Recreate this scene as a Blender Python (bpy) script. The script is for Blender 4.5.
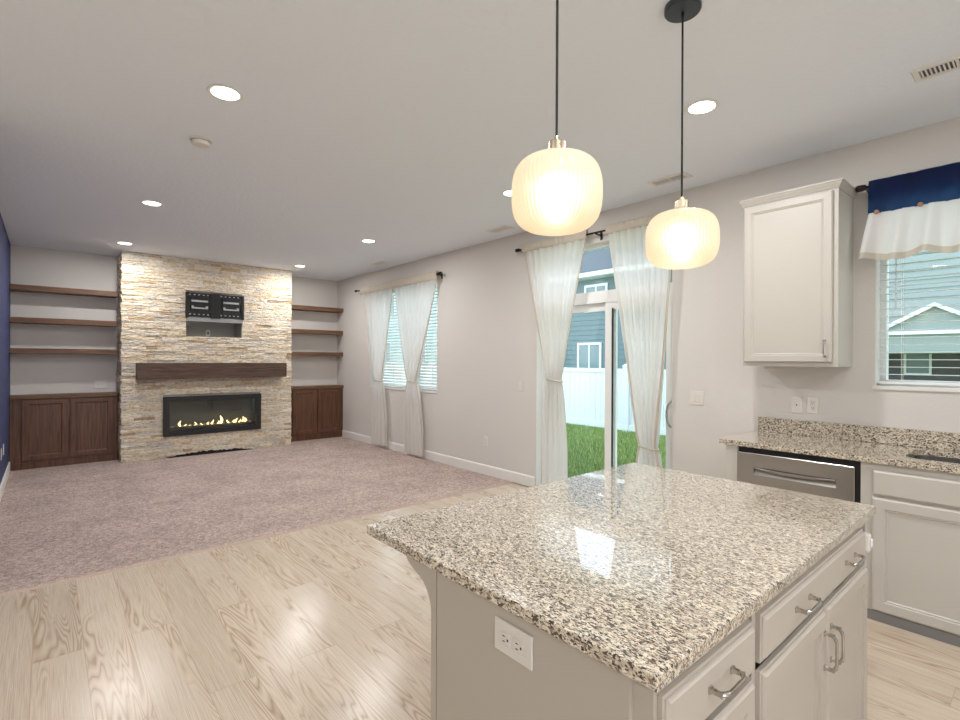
import bpy, bmesh, math, random
from mathutils import Vector, Matrix
PI = math.pi
for o in list(bpy.data.objects): bpy.data.objects.remove(o)
S = bpy.context.scene
C = bpy.context.collection

# ------------------------------------------------------------ camera
F, YAW, PITCH, ROLL, EYE = 501.65, .7124, -.0011, .0042, 1.45
cy, sy, cp, sp = math.cos(YAW), math.sin(YAW), math.cos(PITCH), math.sin(PITCH)
fw = Vector((sy*cp, cy*cp, sp)); r0 = Vector((cy, -sy, 0)); u0 = r0.cross(fw)
rt = math.cos(ROLL)*r0 + math.sin(ROLL)*u0; up = -math.sin(ROLL)*r0 + math.cos(ROLL)*u0
cam = bpy.data.cameras.new('camera'); co = bpy.data.objects.new('camera', cam); C.objects.link(co)
M = Matrix((( rt.x, up.x, -fw.x, 0), (rt.y, up.y, -fw.y, 0), (rt.z, up.z, -fw.z, EYE), (0, 0, 0, 1)))
co.matrix_world = M
cam.sensor_width = 36; cam.lens = F/960*36; cam.clip_start = .03; cam.clip_end = 300
S.camera = co

# ------------------------------------------------------------ exposure and world
S.view_settings.view_transform = 'Standard'; S.view_settings.look = 'None'
S.view_settings.gamma = 1; S.view_settings.use_curve_mapping = False
S.view_settings.exposure = 0.17
W = bpy.data.worlds.new('sky'); S.world = W; W.use_nodes = True
wn = W.node_tree.nodes; wl = W.node_tree.links
bg = wn['Background']
tc = wn.new('ShaderNodeTexCoord'); sx = wn.new('ShaderNodeSeparateXYZ'); cr = wn.new('ShaderNodeValToRGB')
wl.new(tc.outputs['Generated'], sx.inputs[0]); wl.new(sx.outputs['Z'], cr.inputs[0]); wl.new(cr.outputs[0], bg.inputs[0])
cr.color_ramp.elements[0].position = 0; cr.color_ramp.elements[0].color = (.92, .96, 1, 1)
cr.color_ramp.elements[1].position = .9; cr.color_ramp.elements[1].color = (.66, .8, 1, 1)
bg.inputs[1].default_value = 3.3
DOWN_W = 18.0      # recessed downlights
PEND_W = 0.9       # pendant bulbs
DOWN_COL = (1.0, .995, .985)

# ------------------------------------------------------------ helpers
def lin(r, g, b):
    def f(c):
        c /= 255.
        return c/12.92 if c <= .04045 else ((c+.055)/1.055)**2.4
    return (f(r), f(g), f(b), 1)

def nm(name):
    m = bpy.data.materials.new(name); m.use_nodes = True
    return m, m.node_tree.nodes, m.node_tree.links, m.node_tree.nodes['Principled BSDF']

def mat(name, col, rough=.5, metal=0, bump=0, bscale=200, var=0, vscale=3, spec=None, coat=0, coords='Object'):
    m, n, l, b = nm(name)
    b.inputs['Base Color'].default_value = col
    b.inputs['Roughness'].default_value = rough
    b.inputs['Metallic'].default_value = metal
    if spec is not None: b.inputs['Specular IOR Level'].default_value = spec
    if coat: b.inputs['Coat Weight'].default_value = coat; b.inputs['Coat Roughness'].default_value = .08
    t = n.new('ShaderNodeTexCoord')
    if bump:
        z = n.new('ShaderNodeTexNoise'); z.inputs['Scale'].default_value = bscale; z.inputs['Detail'].default_value = 3
        l.new(t.outputs[coords], z.inputs['Vector'])
        bp = n.new('ShaderNodeBump'); bp.inputs['Strength'].default_value = bump; bp.inputs['Distance'].default_value = .004
        l.new(z.outputs['Fac'], bp.inputs['Height']); l.new(bp.outputs[0], b.inputs['Normal'])
    if var:
        z = n.new('ShaderNodeTexNoise'); z.inputs['Scale'].default_value = vscale; z.inputs['Detail'].default_value = 4
        l.new(t.outputs[coords], z.inputs['Vector'])
        mx = n.new('ShaderNodeMix'); mx.data_type = 'RGBA'
        mx.inputs['A'].default_value = tuple(c*(1-var) for c in col[:3])+(1,)
        mx.inputs['B'].default_value = tuple(min(1, c*(1+var)) for c in col[:3])+(1,)
        l.new(z.outputs['Fac'], mx.inputs['Factor']); l.new(mx.outputs['Result'], b.inputs['Base Color'])
    return m

def emis(name, col, s):
    m, n, l, b = nm(name)
    b.inputs['Base Color'].default_value = (0, 0, 0, 1)
    b.inputs['Emission Color'].default_value = col; b.inputs['Emission Strength'].default_value = s
    return m

def ramp(n, stops, interp='LINEAR'):
    r = n.new('ShaderNodeValToRGB'); e = r.color_ramp.elements; r.color_ramp.interpolation = interp
    e[0].position, e[0].color = stops[0]; e[1].position, e[1].color = stops[-1]
    for p, c in stops[1:-1]:
        k = e.new(p); k.color = c
    return r

def wood_mat(name, dark, light, axis='X', rough=.45):
    m, n, l, b = nm(name)
    t = n.new('ShaderNodeTexCoord'); mp = n.new('ShaderNodeMapping')
    mp.inputs['Scale'].default_value = {'X': (1.5, 22, 22), 'Y': (22, 1.5, 22), 'Z': (22, 22, 1.5)}[axis]
    z = n.new('ShaderNodeTexNoise'); z.inputs['Scale'].default_value = 2.2; z.inputs['Detail'].default_value = 6; z.inputs['Distortion'].default_value = .6
    r = ramp(n, [(.3, dark), (.7, light)])
    l.new(t.outputs['Object'], mp.inputs[0]); l.new(mp.outputs[0], z.inputs['Vector']); l.new(z.outputs['Fac'], r.inputs[0])
    l.new(r.outputs[0], b.inputs['Base Color']); b.inputs['Roughness'].default_value = rough
    bp = n.new('ShaderNodeBump'); bp.inputs['Strength'].default_value = .15; bp.inputs['Distance'].default_value = .002
    l.new(z.outputs['Fac'], bp.inputs['Height']); l.new(bp.outputs[0], b.inputs['Normal'])
    return m

# ---- room surfaces
M_WALL = mat('wall_paint', lin(211, 206, 200), .85, bump=.35, bscale=90)
M_CEIL = mat('ceiling_paint', lin(234, 240, 247), .9, bump=1.0, bscale=34)
M_NAVY = mat('navy_paint', lin(60, 68, 108), .7, bump=.2, bscale=120)
M_TRIM = mat('trim_white', lin(226, 223, 218), .45)
M_VINYL = mat('white_vinyl', lin(232, 232, 230), .4)
M_CAB = mat('greige_cabinet_paint', lin(184, 175, 163), .42, bump=.03, bscale=300)
M_CAB2 = mat('pale_cabinet_paint', lin(192, 187, 178), .42, bump=.03, bscale=300)
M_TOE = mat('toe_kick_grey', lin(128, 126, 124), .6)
M_SEAM = mat('shadow_gap', lin(40, 36, 33), .8)
M_DW = wood_mat('dark_stained_wood', lin(68, 43, 30), lin(112, 74, 50), 'Z', .4)
M_DWX = wood_mat('dark_stained_shelf_wood', lin(78, 53, 38), lin(126, 90, 62), 'X', .45)
M_MANT = wood_mat('rough_mantel_wood', lin(58, 42, 34), lin(100, 74, 58), 'X', .6)
M_BLK = mat('black_metal', lin(26, 26, 28), .45, .3)
M_BLKP = mat('matte_black', lin(22, 22, 24), .6)
M_STEEL = mat('stainless_steel', (.46, .45, .44, 1), .26, 1)
M_NICK = mat('brushed_nickel', (.50, .47, .44, 1), .22, 1)
M_BRASS = mat('champagne_nickel', (.66, .55, .40, 1), .25, 1)
M_BRON = mat('oil_rubbed_bronze', lin(38, 32, 30), .4, .6)
M_PLATE = mat('white_plastic', lin(220, 214, 206), .35)
M_SLOT = mat('socket_black', lin(20, 18, 18), .6)
M_CANO = mat('slate_black_enamel', lin(44, 52, 60), .35)
M_GALVD = mat('dull_zinc', (.42, .42, .43, 1), .5, .6)
M_GALV = mat('galvanised_metal', (.62, .62, .62, 1), .4, .9)

def glass_mat(name, tint=(1, 1, 1, 1), refl=.12):
    m, n, l, b = nm(name); n.remove(b)
    out = n['Material Output']; tr = n.new('ShaderNodeBsdfTransparent'); tr.inputs[0].default_value = tint
    gl = n.new('ShaderNodeBsdfGlossy'); gl.inputs['Roughness'].default_value = .02
    fr = n.new('ShaderNodeFresnel')
    ge = n.new('ShaderNodeNewGeometry'); io = n.new('ShaderNodeMix'); io.data_type = 'FLOAT'   # thin pane: both faces reflect like glass in air
    io.inputs[2].default_value = 1.5; io.inputs[3].default_value = 1/1.5
    l.new(ge.outputs['Backfacing'], io.inputs[0]); l.new(io.outputs[0], fr.inputs[0])
    mx = n.new('ShaderNodeMixShader')
    l.new(fr.outputs[0], mx.inputs[0]); l.new(tr.outputs[0], mx.inputs[1]); l.new(gl.outputs[0], mx.inputs[2]); l.new(mx.outputs[0], out.inputs[0])
    return m
M_GLASS = glass_mat('window_glass', (.95, .98, .97, 1))

def cloth_mat(name, col, transp, transl, rough=.9, back=None):
    m, n, l, b = nm(name)
    out = n['Material Output']; b.inputs['Base Color'].default_value = col; b.inputs['Roughness'].default_value = rough
    b.inputs['Specular IOR Level'].default_value = .1
    t = n.new('ShaderNodeTexCoord'); mp = n.new('ShaderNodeMapping'); mp.inputs['Scale'].default_value = (1, 300, 60)
    z = n.new('ShaderNodeTexNoise'); z.inputs['Scale'].default_value = 3; l.new(t.outputs['Object'], mp.inputs[0]); l.new(mp.outputs[0], z.inputs['Vector'])
    bp = n.new('ShaderNodeBump'); bp.inputs['Strength'].default_value = .12; bp.inputs['Distance'].default_value = .001
    l.new(z.outputs['Fac'], bp.inputs['Height']); l.new(bp.outputs[0], b.inputs['Normal'])
    tl = n.new('ShaderNodeBsdfTranslucent'); tl.inputs[0].default_value = back or col
    tp = n.new('ShaderNodeBsdfTransparent'); tp.inputs[0].default_value = (1, 1, 1, 1)
    a = n.new('ShaderNodeMixShader'); a.inputs[0].default_value = transl
    c = n.new('ShaderNodeMixShader'); c.inputs[0].default_value = transp
    l.new(b.outputs[0], a.inputs[1]); l.new(tl.outputs[0], a.inputs[2])
    l.new(a.outputs[0], c.inputs[1]); l.new(tp.outputs[0], c.inputs[2]); l.new(c.outputs[0], out.inputs[0])
    return m
M_SHEER = cloth_mat('white_sheer_voile', lin(246, 244, 241), .15, .6)
M_HEAD = cloth_mat('cream_curtain_header', lin(208, 198, 182), .02, .15)
M_NAVYC = cloth_mat('navy_cotton', lin(34, 40, 72), .02, .36, back=lin(56, 120, 190))
M_RUF = cloth_mat('white_linen_ruffle', lin(244, 242, 240), .08, .4)
M_HEM = cloth_mat('cream_hem', lin(212, 202, 188), .0, .3)

# planks
def plank_mat():
    m, n, l, b = nm('oak_look_vinyl_plank')
    t = n.new('ShaderNodeTexCoord'); mp = n.new('ShaderNodeMapping'); mp.inputs['Rotation'].default_value = (0, 0, PI/2)
    mp.inputs['Location'].default_value = (.3, .05, 0)
    l.new(t.outputs['Object'], mp.inputs[0])
    br = n.new('ShaderNodeTexBrick'); br.offset = .37; br.offset_frequency = 2
    br.inputs['Color1'].default_value = (0, 0, 0, 1); br.inputs['Color2'].default_value = (1, 1, 1, 1); br.inputs['Mortar'].default_value = (.5, .5, .5, 1)
    br.inputs['Scale'].default_value = 1; br.inputs['Mortar Size'].default_value = .0014; br.inputs['Mortar Smooth'].default_value = 0
    br.inputs['Bias'].default_value = 0; br.inputs['Brick Width'].default_value = 2.1; br.inputs['Row Height'].default_value = .195
    l.new(mp.outputs[0], br.inputs['Vector'])
    # grain: stretched along the plank and shifted from plank to plank
    sc = n.new('ShaderNodeMapping'); sc.inputs['Scale'].default_value = (.9, 9, 1); l.new(mp.outputs[0], sc.inputs[0])
    ad = n.new('ShaderNodeVectorMath'); ad.operation = 'MULTIPLY_ADD'; ad.inputs[1].default_value = (7.3, 5.1, 3.7)
    l.new(br.outputs['Color'], ad.inputs[0]); l.new(sc.outputs[0], ad.inputs[2])
    z = n.new('ShaderNodeTexNoise'); z.inputs['Scale'].default_value = .9; z.inputs['Detail'].default_value = 2; z.inputs['Roughness'].default_value = .5; z.inputs['Distortion'].default_value = .3
    l.new(ad.outputs[0], z.inputs['Vector'])
    mu = n.new('ShaderNodeMath'); mu.operation = 'MULTIPLY'; mu.inputs[1].default_value = 19; l.new(z.outputs['Fac'], mu.inputs[0])
    pp = n.new('ShaderNodeMath'); pp.operation = 'PINGPONG'; pp.inputs[1].default_value = .5; l.new(mu.outputs[0], pp.inputs[0])
    r1 = ramp(n, [(0, lin(150, 126, 102)), (.14, lin(184, 164, 142)), (.45, lin(203, 188, 170)), (1, lin(211, 198, 182))]); l.new(pp.outputs[0], r1.inputs[0])
    # mask: cathedral grain only in patches
    zf = n.new('ShaderNodeTexNoise'); zf.inputs['Scale'].default_value = 5; zf.inputs['Detail'].default_value = 7; zf.inputs['Roughness'].default_value = .7
    sf = n.new('ShaderNodeMapping'); sf.inputs['Scale'].default_value = (.8, 16, 1); l.new(ad.outputs[0], sf.inputs[0]); l.new(sf.outputs[0], zf.inputs['Vector'])
    r2 = ramp(n, [(.32, lin(168, 147, 124)), (.6, lin(210, 197, 180))]); l.new(zf.outputs['Fac'], r2.inputs[0])
    zm = n.new('ShaderNodeTexNoise'); zm.inputs['Scale'].default_value = .8; zm.inputs['Detail'].default_value = 1; l.new(ad.outputs[0], zm.inputs['Vector'])
    rm = ramp(n, [(.46, (0, 0, 0, 1)), (.6, (.8, .8, .8, 1))]); l.new(zm.outputs['Fac'], rm.inputs[0])
    mx = n.new('ShaderNodeMix'); mx.data_type = 'RGBA'
    l.new(rm.outputs[0], mx.inputs['Factor']); l.new(r2.outputs[0], mx.inputs['A']); l.new(r1.outputs[0], mx.inputs['B'])
    # tone per plank
    hv = n.new('ShaderNodeMix'); hv.data_type = 'RGBA'; hv.blend_type = 'MULTIPLY'; hv.inputs['Factor'].default_value = 1
    rt_ = ramp(n, [(0, (.90, .89, .88, 1)), (1, (1.03, 1.03, 1.03, 1))]); l.new(br.outputs['Color'], rt_.inputs[0])
    l.new(mx.outputs['Result'], hv.inputs['A']); l.new(rt_.outputs[0], hv.inputs['B'])
    ms = n.new('ShaderNodeMix'); ms.data_type = 'RGBA'; ms.inputs['B'].default_value = lin(172, 152, 130)
    l.new(br.outputs['Fac'], ms.inputs['Factor']); l.new(hv.outputs['Result'], ms.inputs['A'])
    l.new(ms.outputs['Result'], b.inputs['Base Color']); b.inputs['Roughness'].default_value = .2; b.inputs['Specular IOR Level'].default_value = .35
    bp = n.new('ShaderNodeBump'); bp.inputs['Strength'].default_value = .12; bp.inputs['Distance'].default_value = .002
    l.new(zf.outputs['Fac'], bp.inputs['Height']); l.new(bp.outputs[0], b.inputs['Normal'])
    return m
M_PLANK = plank_mat()

def carpet_mat():
    m, n, l, b = nm('dusty_rose_carpet')
    t = n.new('ShaderNodeTexCoord')
    z = n.new('ShaderNodeTexNoise'); z.inputs['Scale'].default_value = 80; z.inputs['Detail'].default_value = 5; z.inputs['Roughness'].default_value = .75
    z2 = n.new('ShaderNodeTexNoise'); z2.inputs['Scale'].default_value = 2.2; z2.inputs['Detail'].default_value = 4
    l.new(t.outputs['Object'], z.inputs['Vector']); l.new(t.outputs['Object'], z2.inputs['Vector'])
    z3 = n.new('ShaderNodeTexNoise'); z3.inputs['Scale'].default_value = 34; z3.inputs['Detail'].default_value = 3; z3.inputs['Roughness'].default_value = .8; l.new(t.outputs['Object'], z3.inputs['Vector'])
    av = n.new('ShaderNodeMath'); av.operation = 'ADD'; l.new(z.outputs['Fac'], av.inputs[0]); l.new(z3.outputs['Fac'], av.inputs[1])
    r = ramp(n, [(.37, lin(134, 114, 106)), (.63, lin(222, 202, 192))]); hf_ = n.new('ShaderNodeMath'); hf_.operation = 'MULTIPLY'; hf_.inputs[1].default_value = .5; l.new(av.outputs[0], hf_.inputs[0]); l.new(hf_.outputs[0], r.inputs[0])
    r2 = ramp(n, [(.35, (.88, .88, .88, 1)), (.65, (1.06, 1.06, 1.06, 1))]); l.new(z2.outputs['Fac'], r2.inputs[0])
    mx = n.new('ShaderNodeMix'); mx.data_type = 'RGBA'; mx.blend_type = 'MULTIPLY'; mx.inputs['Factor'].default_value = 1
    l.new(r.outputs[0], mx.inputs['A']); l.new(r2.outputs[0], mx.inputs['B']); l.new(mx.outputs['Result'], b.inputs['Base Color'])
    b.inputs['Roughness'].default_value = 1; b.inputs['Specular IOR Level'].default_value = .05
    bp = n.new('ShaderNodeBump'); bp.inputs['Strength'].default_value = .9; bp.inputs['Distance'].default_value = .012
    l.new(z.outputs['Fac'], bp.inputs['Height']); l.new(bp.outputs[0], b.inputs['Normal'])
    return m
M_CARP = carpet_mat()

def granite_mat():
    m, n, l, b = nm('speckled_cream_granite')
    t = n.new('ShaderNodeTexCoord'); mp = n.new('ShaderNodeMapping'); mp.inputs['Scale'].default_value = (1.5, .68, 1.2); mp.inputs['Rotation'].default_value = (.1, .1, .12)
    l.new(t.outputs['Object'], mp.inputs[0])
    def noise(s, d, ro=.5, dist=0):
        z = n.new('ShaderNodeTexNoise'); z.inputs['Scale'].default_value = s; z.inputs['Detail'].default_value = d; z.inputs['Roughness'].default_value = ro; z.inputs['Distortion'].default_value = dist
        l.new(mp.outputs[0], z.inputs['Vector']); return z
    base = ramp(n, [(.34, lin(170, 154, 134)), (.46, lin(211, 197, 174)), (.62, lin(233, 223, 204))]); l.new(noise(75, 5, .6).outputs['Fac'], base.inputs[0])
    vo = n.new('ShaderNodeTexVoronoi'); vo.inputs['Scale'].default_value = 205; vo.inputs['Randomness'].default_value = 1
    nz = noise(170, 2); ad = n.new('ShaderNodeVectorMath'); ad.operation = 'MULTIPLY_ADD'; ad.inputs[1].default_value = (.006, .006, .006)
    l.new(nz.outputs['Color'], ad.inputs[0]); l.new(mp.outputs[0], ad.inputs[2]); l.new(ad.outputs[0], vo.inputs['Vector'])
    sp_ = n.new('ShaderNodeSeparateColor'); l.new(vo.outputs['Color'], sp_.inputs[0])
    # random grains: grey, brown and black crystals
    def grain(chan, lo, col, prev, extra=None):
        g = ramp(n, [(lo, (0, 0, 0, 1)), (lo+.02, (1, 1, 1, 1))]); l.new(sp_.outputs[chan], g.inputs[0])
        fac = g.outputs[0]
        if extra:
            r_ = ramp(n, [(extra[1], (0, 0, 0, 1)), (extra[1]+.05, (1, 1, 1, 1))]); l.new(extra[0].outputs['Fac'], r_.inputs[0])
            q = n.new('ShaderNodeMath'); q.operation = 'MULTIPLY'; l.new(fac, q.inputs[0]); l.new(r_.outputs[0], q.inputs[1]); fac = q.outputs[0]
        x = n.new('ShaderNodeMix'); x.data_type = 'RGBA'; x.inputs['B'].default_value = col
        l.new(fac, x.inputs['Factor']); l.new(prev, x.inputs['A']); return x.outputs['Result']
    c = grain('Red', .76, lin(186, 176, 164), base.outputs[0])
    c = grain('Green', .84, lin(142, 120, 100), c, (noise(40, 3), .46))
    c = grain('Blue', .64, lin(60, 54, 52), c, (noise(85, 4, .6), .455))
    k = noise(215, 3, .6, .4); kr = ramp(n, [(.575, (0, 0, 0, 1)), (.595, (1, 1, 1, 1))]); l.new(k.outputs['Fac'], kr.inputs[0])
    x = n.new('ShaderNodeMix'); x.data_type = 'RGBA'; x.inputs['B'].default_value = lin(58, 52, 50); l.new(kr.outputs[0], x.inputs['Factor']); l.new(c, x.inputs['A'])
    l.new(x.outputs['Result'], b.inputs['Base Color'])
    b.inputs['Roughness'].default_value = .15; b.inputs['Coat Weight'].default_value = 1; b.inputs['Coat Roughness'].default_value = .025; b.inputs['Coat IOR'].default_value = 1.55
    return m
M_GRAN = granite_mat()

def stone_mat():
    m, n, l, b = nm('split_face_travertine')
    a = n.new('ShaderNodeAttribute'); a.attribute_name = 'Col'
    t = n.new('ShaderNodeTexCoord'); mp = n.new('ShaderNodeMapping'); mp.inputs['Scale'].default_value = (13, 13, 32); l.new(t.outputs['Object'], mp.inputs[0])
    z = n.new('ShaderNodeTexNoise'); z.inputs['Scale'].default_value = 1.6; z.inputs['Detail'].default_value = 6; z.inputs['Roughness'].default_value = .65; l.new(mp.outputs[0], z.inputs['Vector'])
    r = ramp(n, [(.30, (.50, .40, .31, 1)), (.46, (.93, .89, .84, 1)), (.75, (1.1, 1.1, 1.1, 1))]); l.new(z.outputs['Fac'], r.inputs[0])
    mx = n.new('ShaderNodeMix'); mx.data_type = 'RGBA'; mx.blend_type = 'MULTIPLY'; mx.inputs['Factor'].default_value = 1
    l.new(a.outputs['Color'], mx.inputs['A']); l.new(r.outputs[0], mx.inputs['B']); l.new(mx.outputs['Result'], b.inputs['Base Color'])
    b.inputs['Roughness'].default_value = .85
    bp = n.new('ShaderNodeBump'); bp.inputs['Strength'].default_value = 1; bp.inputs['Distance'].default_value = .03
    l.new(z.outputs['Fac'], bp.inputs['Height']); l.new(bp.outputs[0], b.inputs['Normal'])
    return m
M_STONE = stone_mat()

# ---- mesh helpers (all coordinates are world metres unless said)
def box(bm, x0, x1, y0, y1, z0, z1, bev=0):
    vs = [bm.verts.new(p) for p in ((x0,y0,z0),(x1,y0,z0),(x1,y1,z0),(x0,y1,z0),(x0,y0,z1),(x1,y0,z1),(x1,y1,z1),(x0,y1,z1))]
    fs = [bm.faces.new([vs[i] for i in f]) for f in ((0,3,2,1),(4,5,6,7),(0,1,5,4),(1,2,6,5),(2,3,7,6),(3,0,4,7))]
    if bev:
        ed = list({e for f in fs for e in f.edges})
        bmesh.ops.bevel(bm, geom=ed, offset=bev, segments=2, profile=.5, affect='EDGES')
    return vs

def rings(bm, pts_list, cap0=True, cap1=True, closed=True):
    rows = [[bm.verts.new(p) for p in pts] for pts in pts_list]
    n_ = len(rows[0])
    for a, b in zip(rows, rows[1:]):
        for i in range(n_ if closed else n_-1):
            j = (i+1) % n_
            bm.faces.new((a[i], a[j], b[j], b[i]))
    if cap0: bm.faces.new(list(reversed(rows[0])))
    if cap1: bm.faces.new(rows[-1])
    return rows

def panel(bm, O, U, V, N, w, h, prof):
    """mitred rectangular panel: prof is a list of (inset, height above the back plane)"""
    O, U, V, N = map(Vector, (O, U, V, N)); L = []
    for ins, d in prof:
        L.append([O+U*a+V*b+N*d for a, b in ((ins, ins), (w-ins, ins), (w-ins, h-ins), (ins, h-ins))])
    rings(bm, L)

def rects(bm, O, U, V, N, lst):
    O, U, V, N = map(Vector, (O, U, V, N))
    rings(bm, [[O+U*a+V*b+N*d for a, b in ((u0_, v0), (u1, v0), (u1, v1), (u0_, v1))] for u0_, u1, v0, v1, d in lst])

def tube(bm, pts, r, seg=10, caps=True):
    pts = [Vector(p) for p in pts]; L = []
    rr = r if isinstance(r, (list, tuple)) else [r]*len(pts)
    prev = None
    for i, p in enumerate(pts):
        t = (pts[min(i+1, len(pts)-1)] - pts[max(i-1, 0)]).normalized()
        if prev is None:
            a = t.orthogonal().normalized()
        else:
            a = (prev - t*prev.dot(t)).normalized()
        prev = a; b_ = t.cross(a)
        L.append([p + (a*math.cos(2*PI*k/seg) + b_*math.sin(2*PI*k/seg))*rr[i] for k in range(seg)])
    rings(bm, L, caps, caps)

def lathe(bm, c, prof, seg=48, axis='Z', cap0=True, cap1=True, rib=0, nrib=0):
    c = Vector(c); L = []
    for r, h in prof:
        row = []
        for k in range(seg):
            a = 2*PI*k/seg
            q = r*(1+rib*math.cos(a*nrib)) if (rib and r > .02) else r
            x, y = q*math.cos(a), q*math.sin(a)
            row.append(c + {'Z': Vector((x, y, h)), 'X': Vector((h, x, y)), 'Y': Vector((y, h, x))}[axis])
        L.append(row)
    rings(bm, L, cap0, cap1)

def prism(bm, outline, axis, a, b):
    """outline in the two remaining axes, extruded from a to b along axis"""
    def P(u, v, t): return {'X': (t, u, v), 'Y': (u, t, v), 'Z': (u, v, t)}[axis]
    rings(bm, [[P(u, v, a) for u, v in outline], [P(u, v, b) for u, v in outline]])

def obj(name, bm, m, parent=None, smooth=False, sub=0):
    """link one mesh; verts are world coordinates, moved into the parent's frame"""
    bmesh.ops.recalc_face_normals(bm, faces=bm.faces)
    me = bpy.data.meshes.new(name)
    if parent is not None:
        loc = Vector((0, 0, 0)); p = parent
        while p is not None: loc += p.location; p = p.parent
        bmesh.ops.translate(bm, vec=-loc, verts=bm.verts)
    bm.to_mesh(me); bm.free()
    if m: me.materials.append(m)
    if smooth:
        for f in me.polygons: f.use_smooth = True
        if smooth == 'auto':
            me.set_sharp_from_angle(angle=math.radians(35))
    o = bpy.data.objects.new(name, me); C.objects.link(o); o.parent = parent
    return o

def B(): return bmesh.new()
def bx(name, m, parent, *a, bev=0):
    b = B(); box(b, *a, bev=bev); return obj(name, b, m, parent)
def struct(o): o['kind'] = 'structure'; return o
def tag(o, label, cat, group=None, kind=None):
    o['label'] = label; o['category'] = cat
    if group: o['group'] = group
    if kind: o['kind'] = kind
    return o
def thing(name, label, cat, loc, group=None):
    o = bpy.data.objects.new(name, None); C.objects.link(o); o.location = loc; o.empty_display_size = .05
    return tag(o, label, cat, group)
def sthing(name, loc):
    o = bpy.data.objects.new(name, None); C.objects.link(o); o.location = loc; o.empty_display_size = .05
    o['kind'] = 'structure'; return o
def copy_tree(o, parent=None):
    c = o.copy(); C.objects.link(c); c.parent = parent
    for ch in o.children: copy_tree(ch, c)
    return c

# ------------------------------------------------------------ room shell
H = 2.92; WX = 4.16; KX = 4.148; LW = -.36; SY = 8.40; BY = 8.95; CY = 4.21
TH = .18
b = B(); box(b, -3.2, WX+.02, -3.0, CY, -.1, 0); struct(obj('floor', b, M_PLANK))
b = B(); box(b, LW-.02, WX+.02, CY, BY+.1, -.1, .012); struct(obj('floor', b, M_CARP))
b = B()
prof = [(CY-.014, .0), (CY-.010, .006), (CY+.012, .0145), (CY+.02, .012), (CY+.02, 0)]
prism(b, prof, 'X', LW, WX); struct(obj('trim_1', b, mat('carpet_edge_strip', lin(186, 162, 148), .6)))
b = B(); box(b, -3.3, WX+TH+.1, -3.1, BY+.2, H, H+.15); struct(obj('ceiling', b, M_CEIL))
# right wall with openings (window 1, sliding door), far part
WIN = (5.74, 7.66, .99, 2.60); DOOR = (2.23, 3.85, 0, 2.63)
KWIN = (-.55, .805, 1.285, 2.55); JOG = 1.55
def wall_x(bm, xa, xb, y0, y1, z0, z1, holes):
    ys = sorted({y0, y1} | {h_[0] for h_ in holes} | {h_[1] for h_ in holes})
    for a, c in zip(ys, ys[1:]):
        hs = [h_ for h_ in holes if h_[0] <= a+1e-6 and h_[1] >= c-1e-6]
        if not hs: box(bm, xa, xb, a, c, z0, z1)
        else:
            h_ = hs[0]
            if h_[2] > z0+1e-4: box(bm, xa, xb, a, c, z0, h_[2])
            if h_[3] < z1-1e-4: box(bm, xa, xb, a, c, h_[3], z1)
b = B(); wall_x(b, WX, WX+TH, JOG, BY+.1, 0, H, [WIN, DOOR])
struct(obj('wall_right', b, M_WALL))
b = B(); wall_x(b, KX, WX+TH, -3.0, JOG, 0, H, [KWIN])
struct(obj('wall_kitchen', b, M_WALL))
b = B(); box(b, LW-.15, WX+.05, BY, BY+.15, 0, H); struct(obj('wall_back', b, M_WALL))
b = B(); box(b, LW-.15, LW, CY, BY+.1, 0, H); struct(obj('wall_left', b, M_NAVY))
# unseen part of the room: it widens to the left beside the kitchen
b = B(); box(b, -3.2, LW-.15, CY, CY+.15, 0, H); struct(obj('wall_left_return', b, M_WALL))
b = B()
wall_x(b, -3.35, -3.2, -3.0, CY+.15, 0, H, []); struct(obj('wall_left_side', b, M_WALL))
b = B(); box(b, -3.35, -1.6, -3.15, -3.0, 0, H); box(b, 1.0, WX+TH, -3.15, -3.0, 0, H)
box(b, -1.6, 1.0, -3.15, -3.0, 0, .3); box(b, -1.6, 1.0, -3.15, -3.0, 2.5, H); struct(obj('wall_front', b, M_WALL))  # opening added in this unseen wall to let in daylight fill

# baseboards
def baseboard(name, pts, axis):
    b_ = B(); prof_ = [(0, .012), (.014, .012), (.014, .115), (.009, .128), (.004, .133), (0, .133)]
    if axis == 'Y':      # runs along Y on a wall at x, facing sign s
        x, s, y0, y1 = pts
        prism(b_, [(x+s*a, z) for a, z in prof_], 'Y', y0, y1)
    o = obj(name, b_, M_TRIM); o['kind'] = 'structure'; return o
baseboard('baseboard_right', (WX, -1, 3.86, 8.70), 'Y')
baseboard('baseboard_left', (LW, 1, CY, 8.70), 'Y')
baseboard('baseboard_kitchen', (WX, -1, JOG, 2.22), 'Y')

# ------------------------------------------------------------ stone chimney breast with niche and firebox
SX0, SX1 = .775, 3.095
NICHE = (1.55, 2.32, 1.775, 2.425)
FIRE = (1.262, 2.600, .322, .890)
random.seed(7)
chim = sthing('wall_chimney_breast', ((SX0+SX1)/2, SY, 0))
def core():
    b_ = B(); y0 = SY+.03; x0, x1 = SX0+.02, SX1-.02
    box(b_, x0, x1, BY-.12, BY, 0, H)     # back
    n0, n1, n2, n3 = NICHE; f0, f1, f2, f3 = FIRE
    box(b_, x0, x1, y0, BY-.12, n3, H); box(b_, x0, n0, y0, BY-.12, n2, n3); box(b_, n1, x1, y0, BY-.12, n2, n3)
    box(b_, x0, x1, y0, BY-.12, f3, n2); box(b_, x0, f0+.02, y0, BY-.12, f2, f3); box(b_, f1-.02, x1, y0, BY-.12, f2, f3)
    box(b_, x0, x1, y0, BY-.12, 0, f2)
    return b_
obj('core', core(), mat('niche_paint', lin(176, 172, 164), .8), chim)
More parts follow.
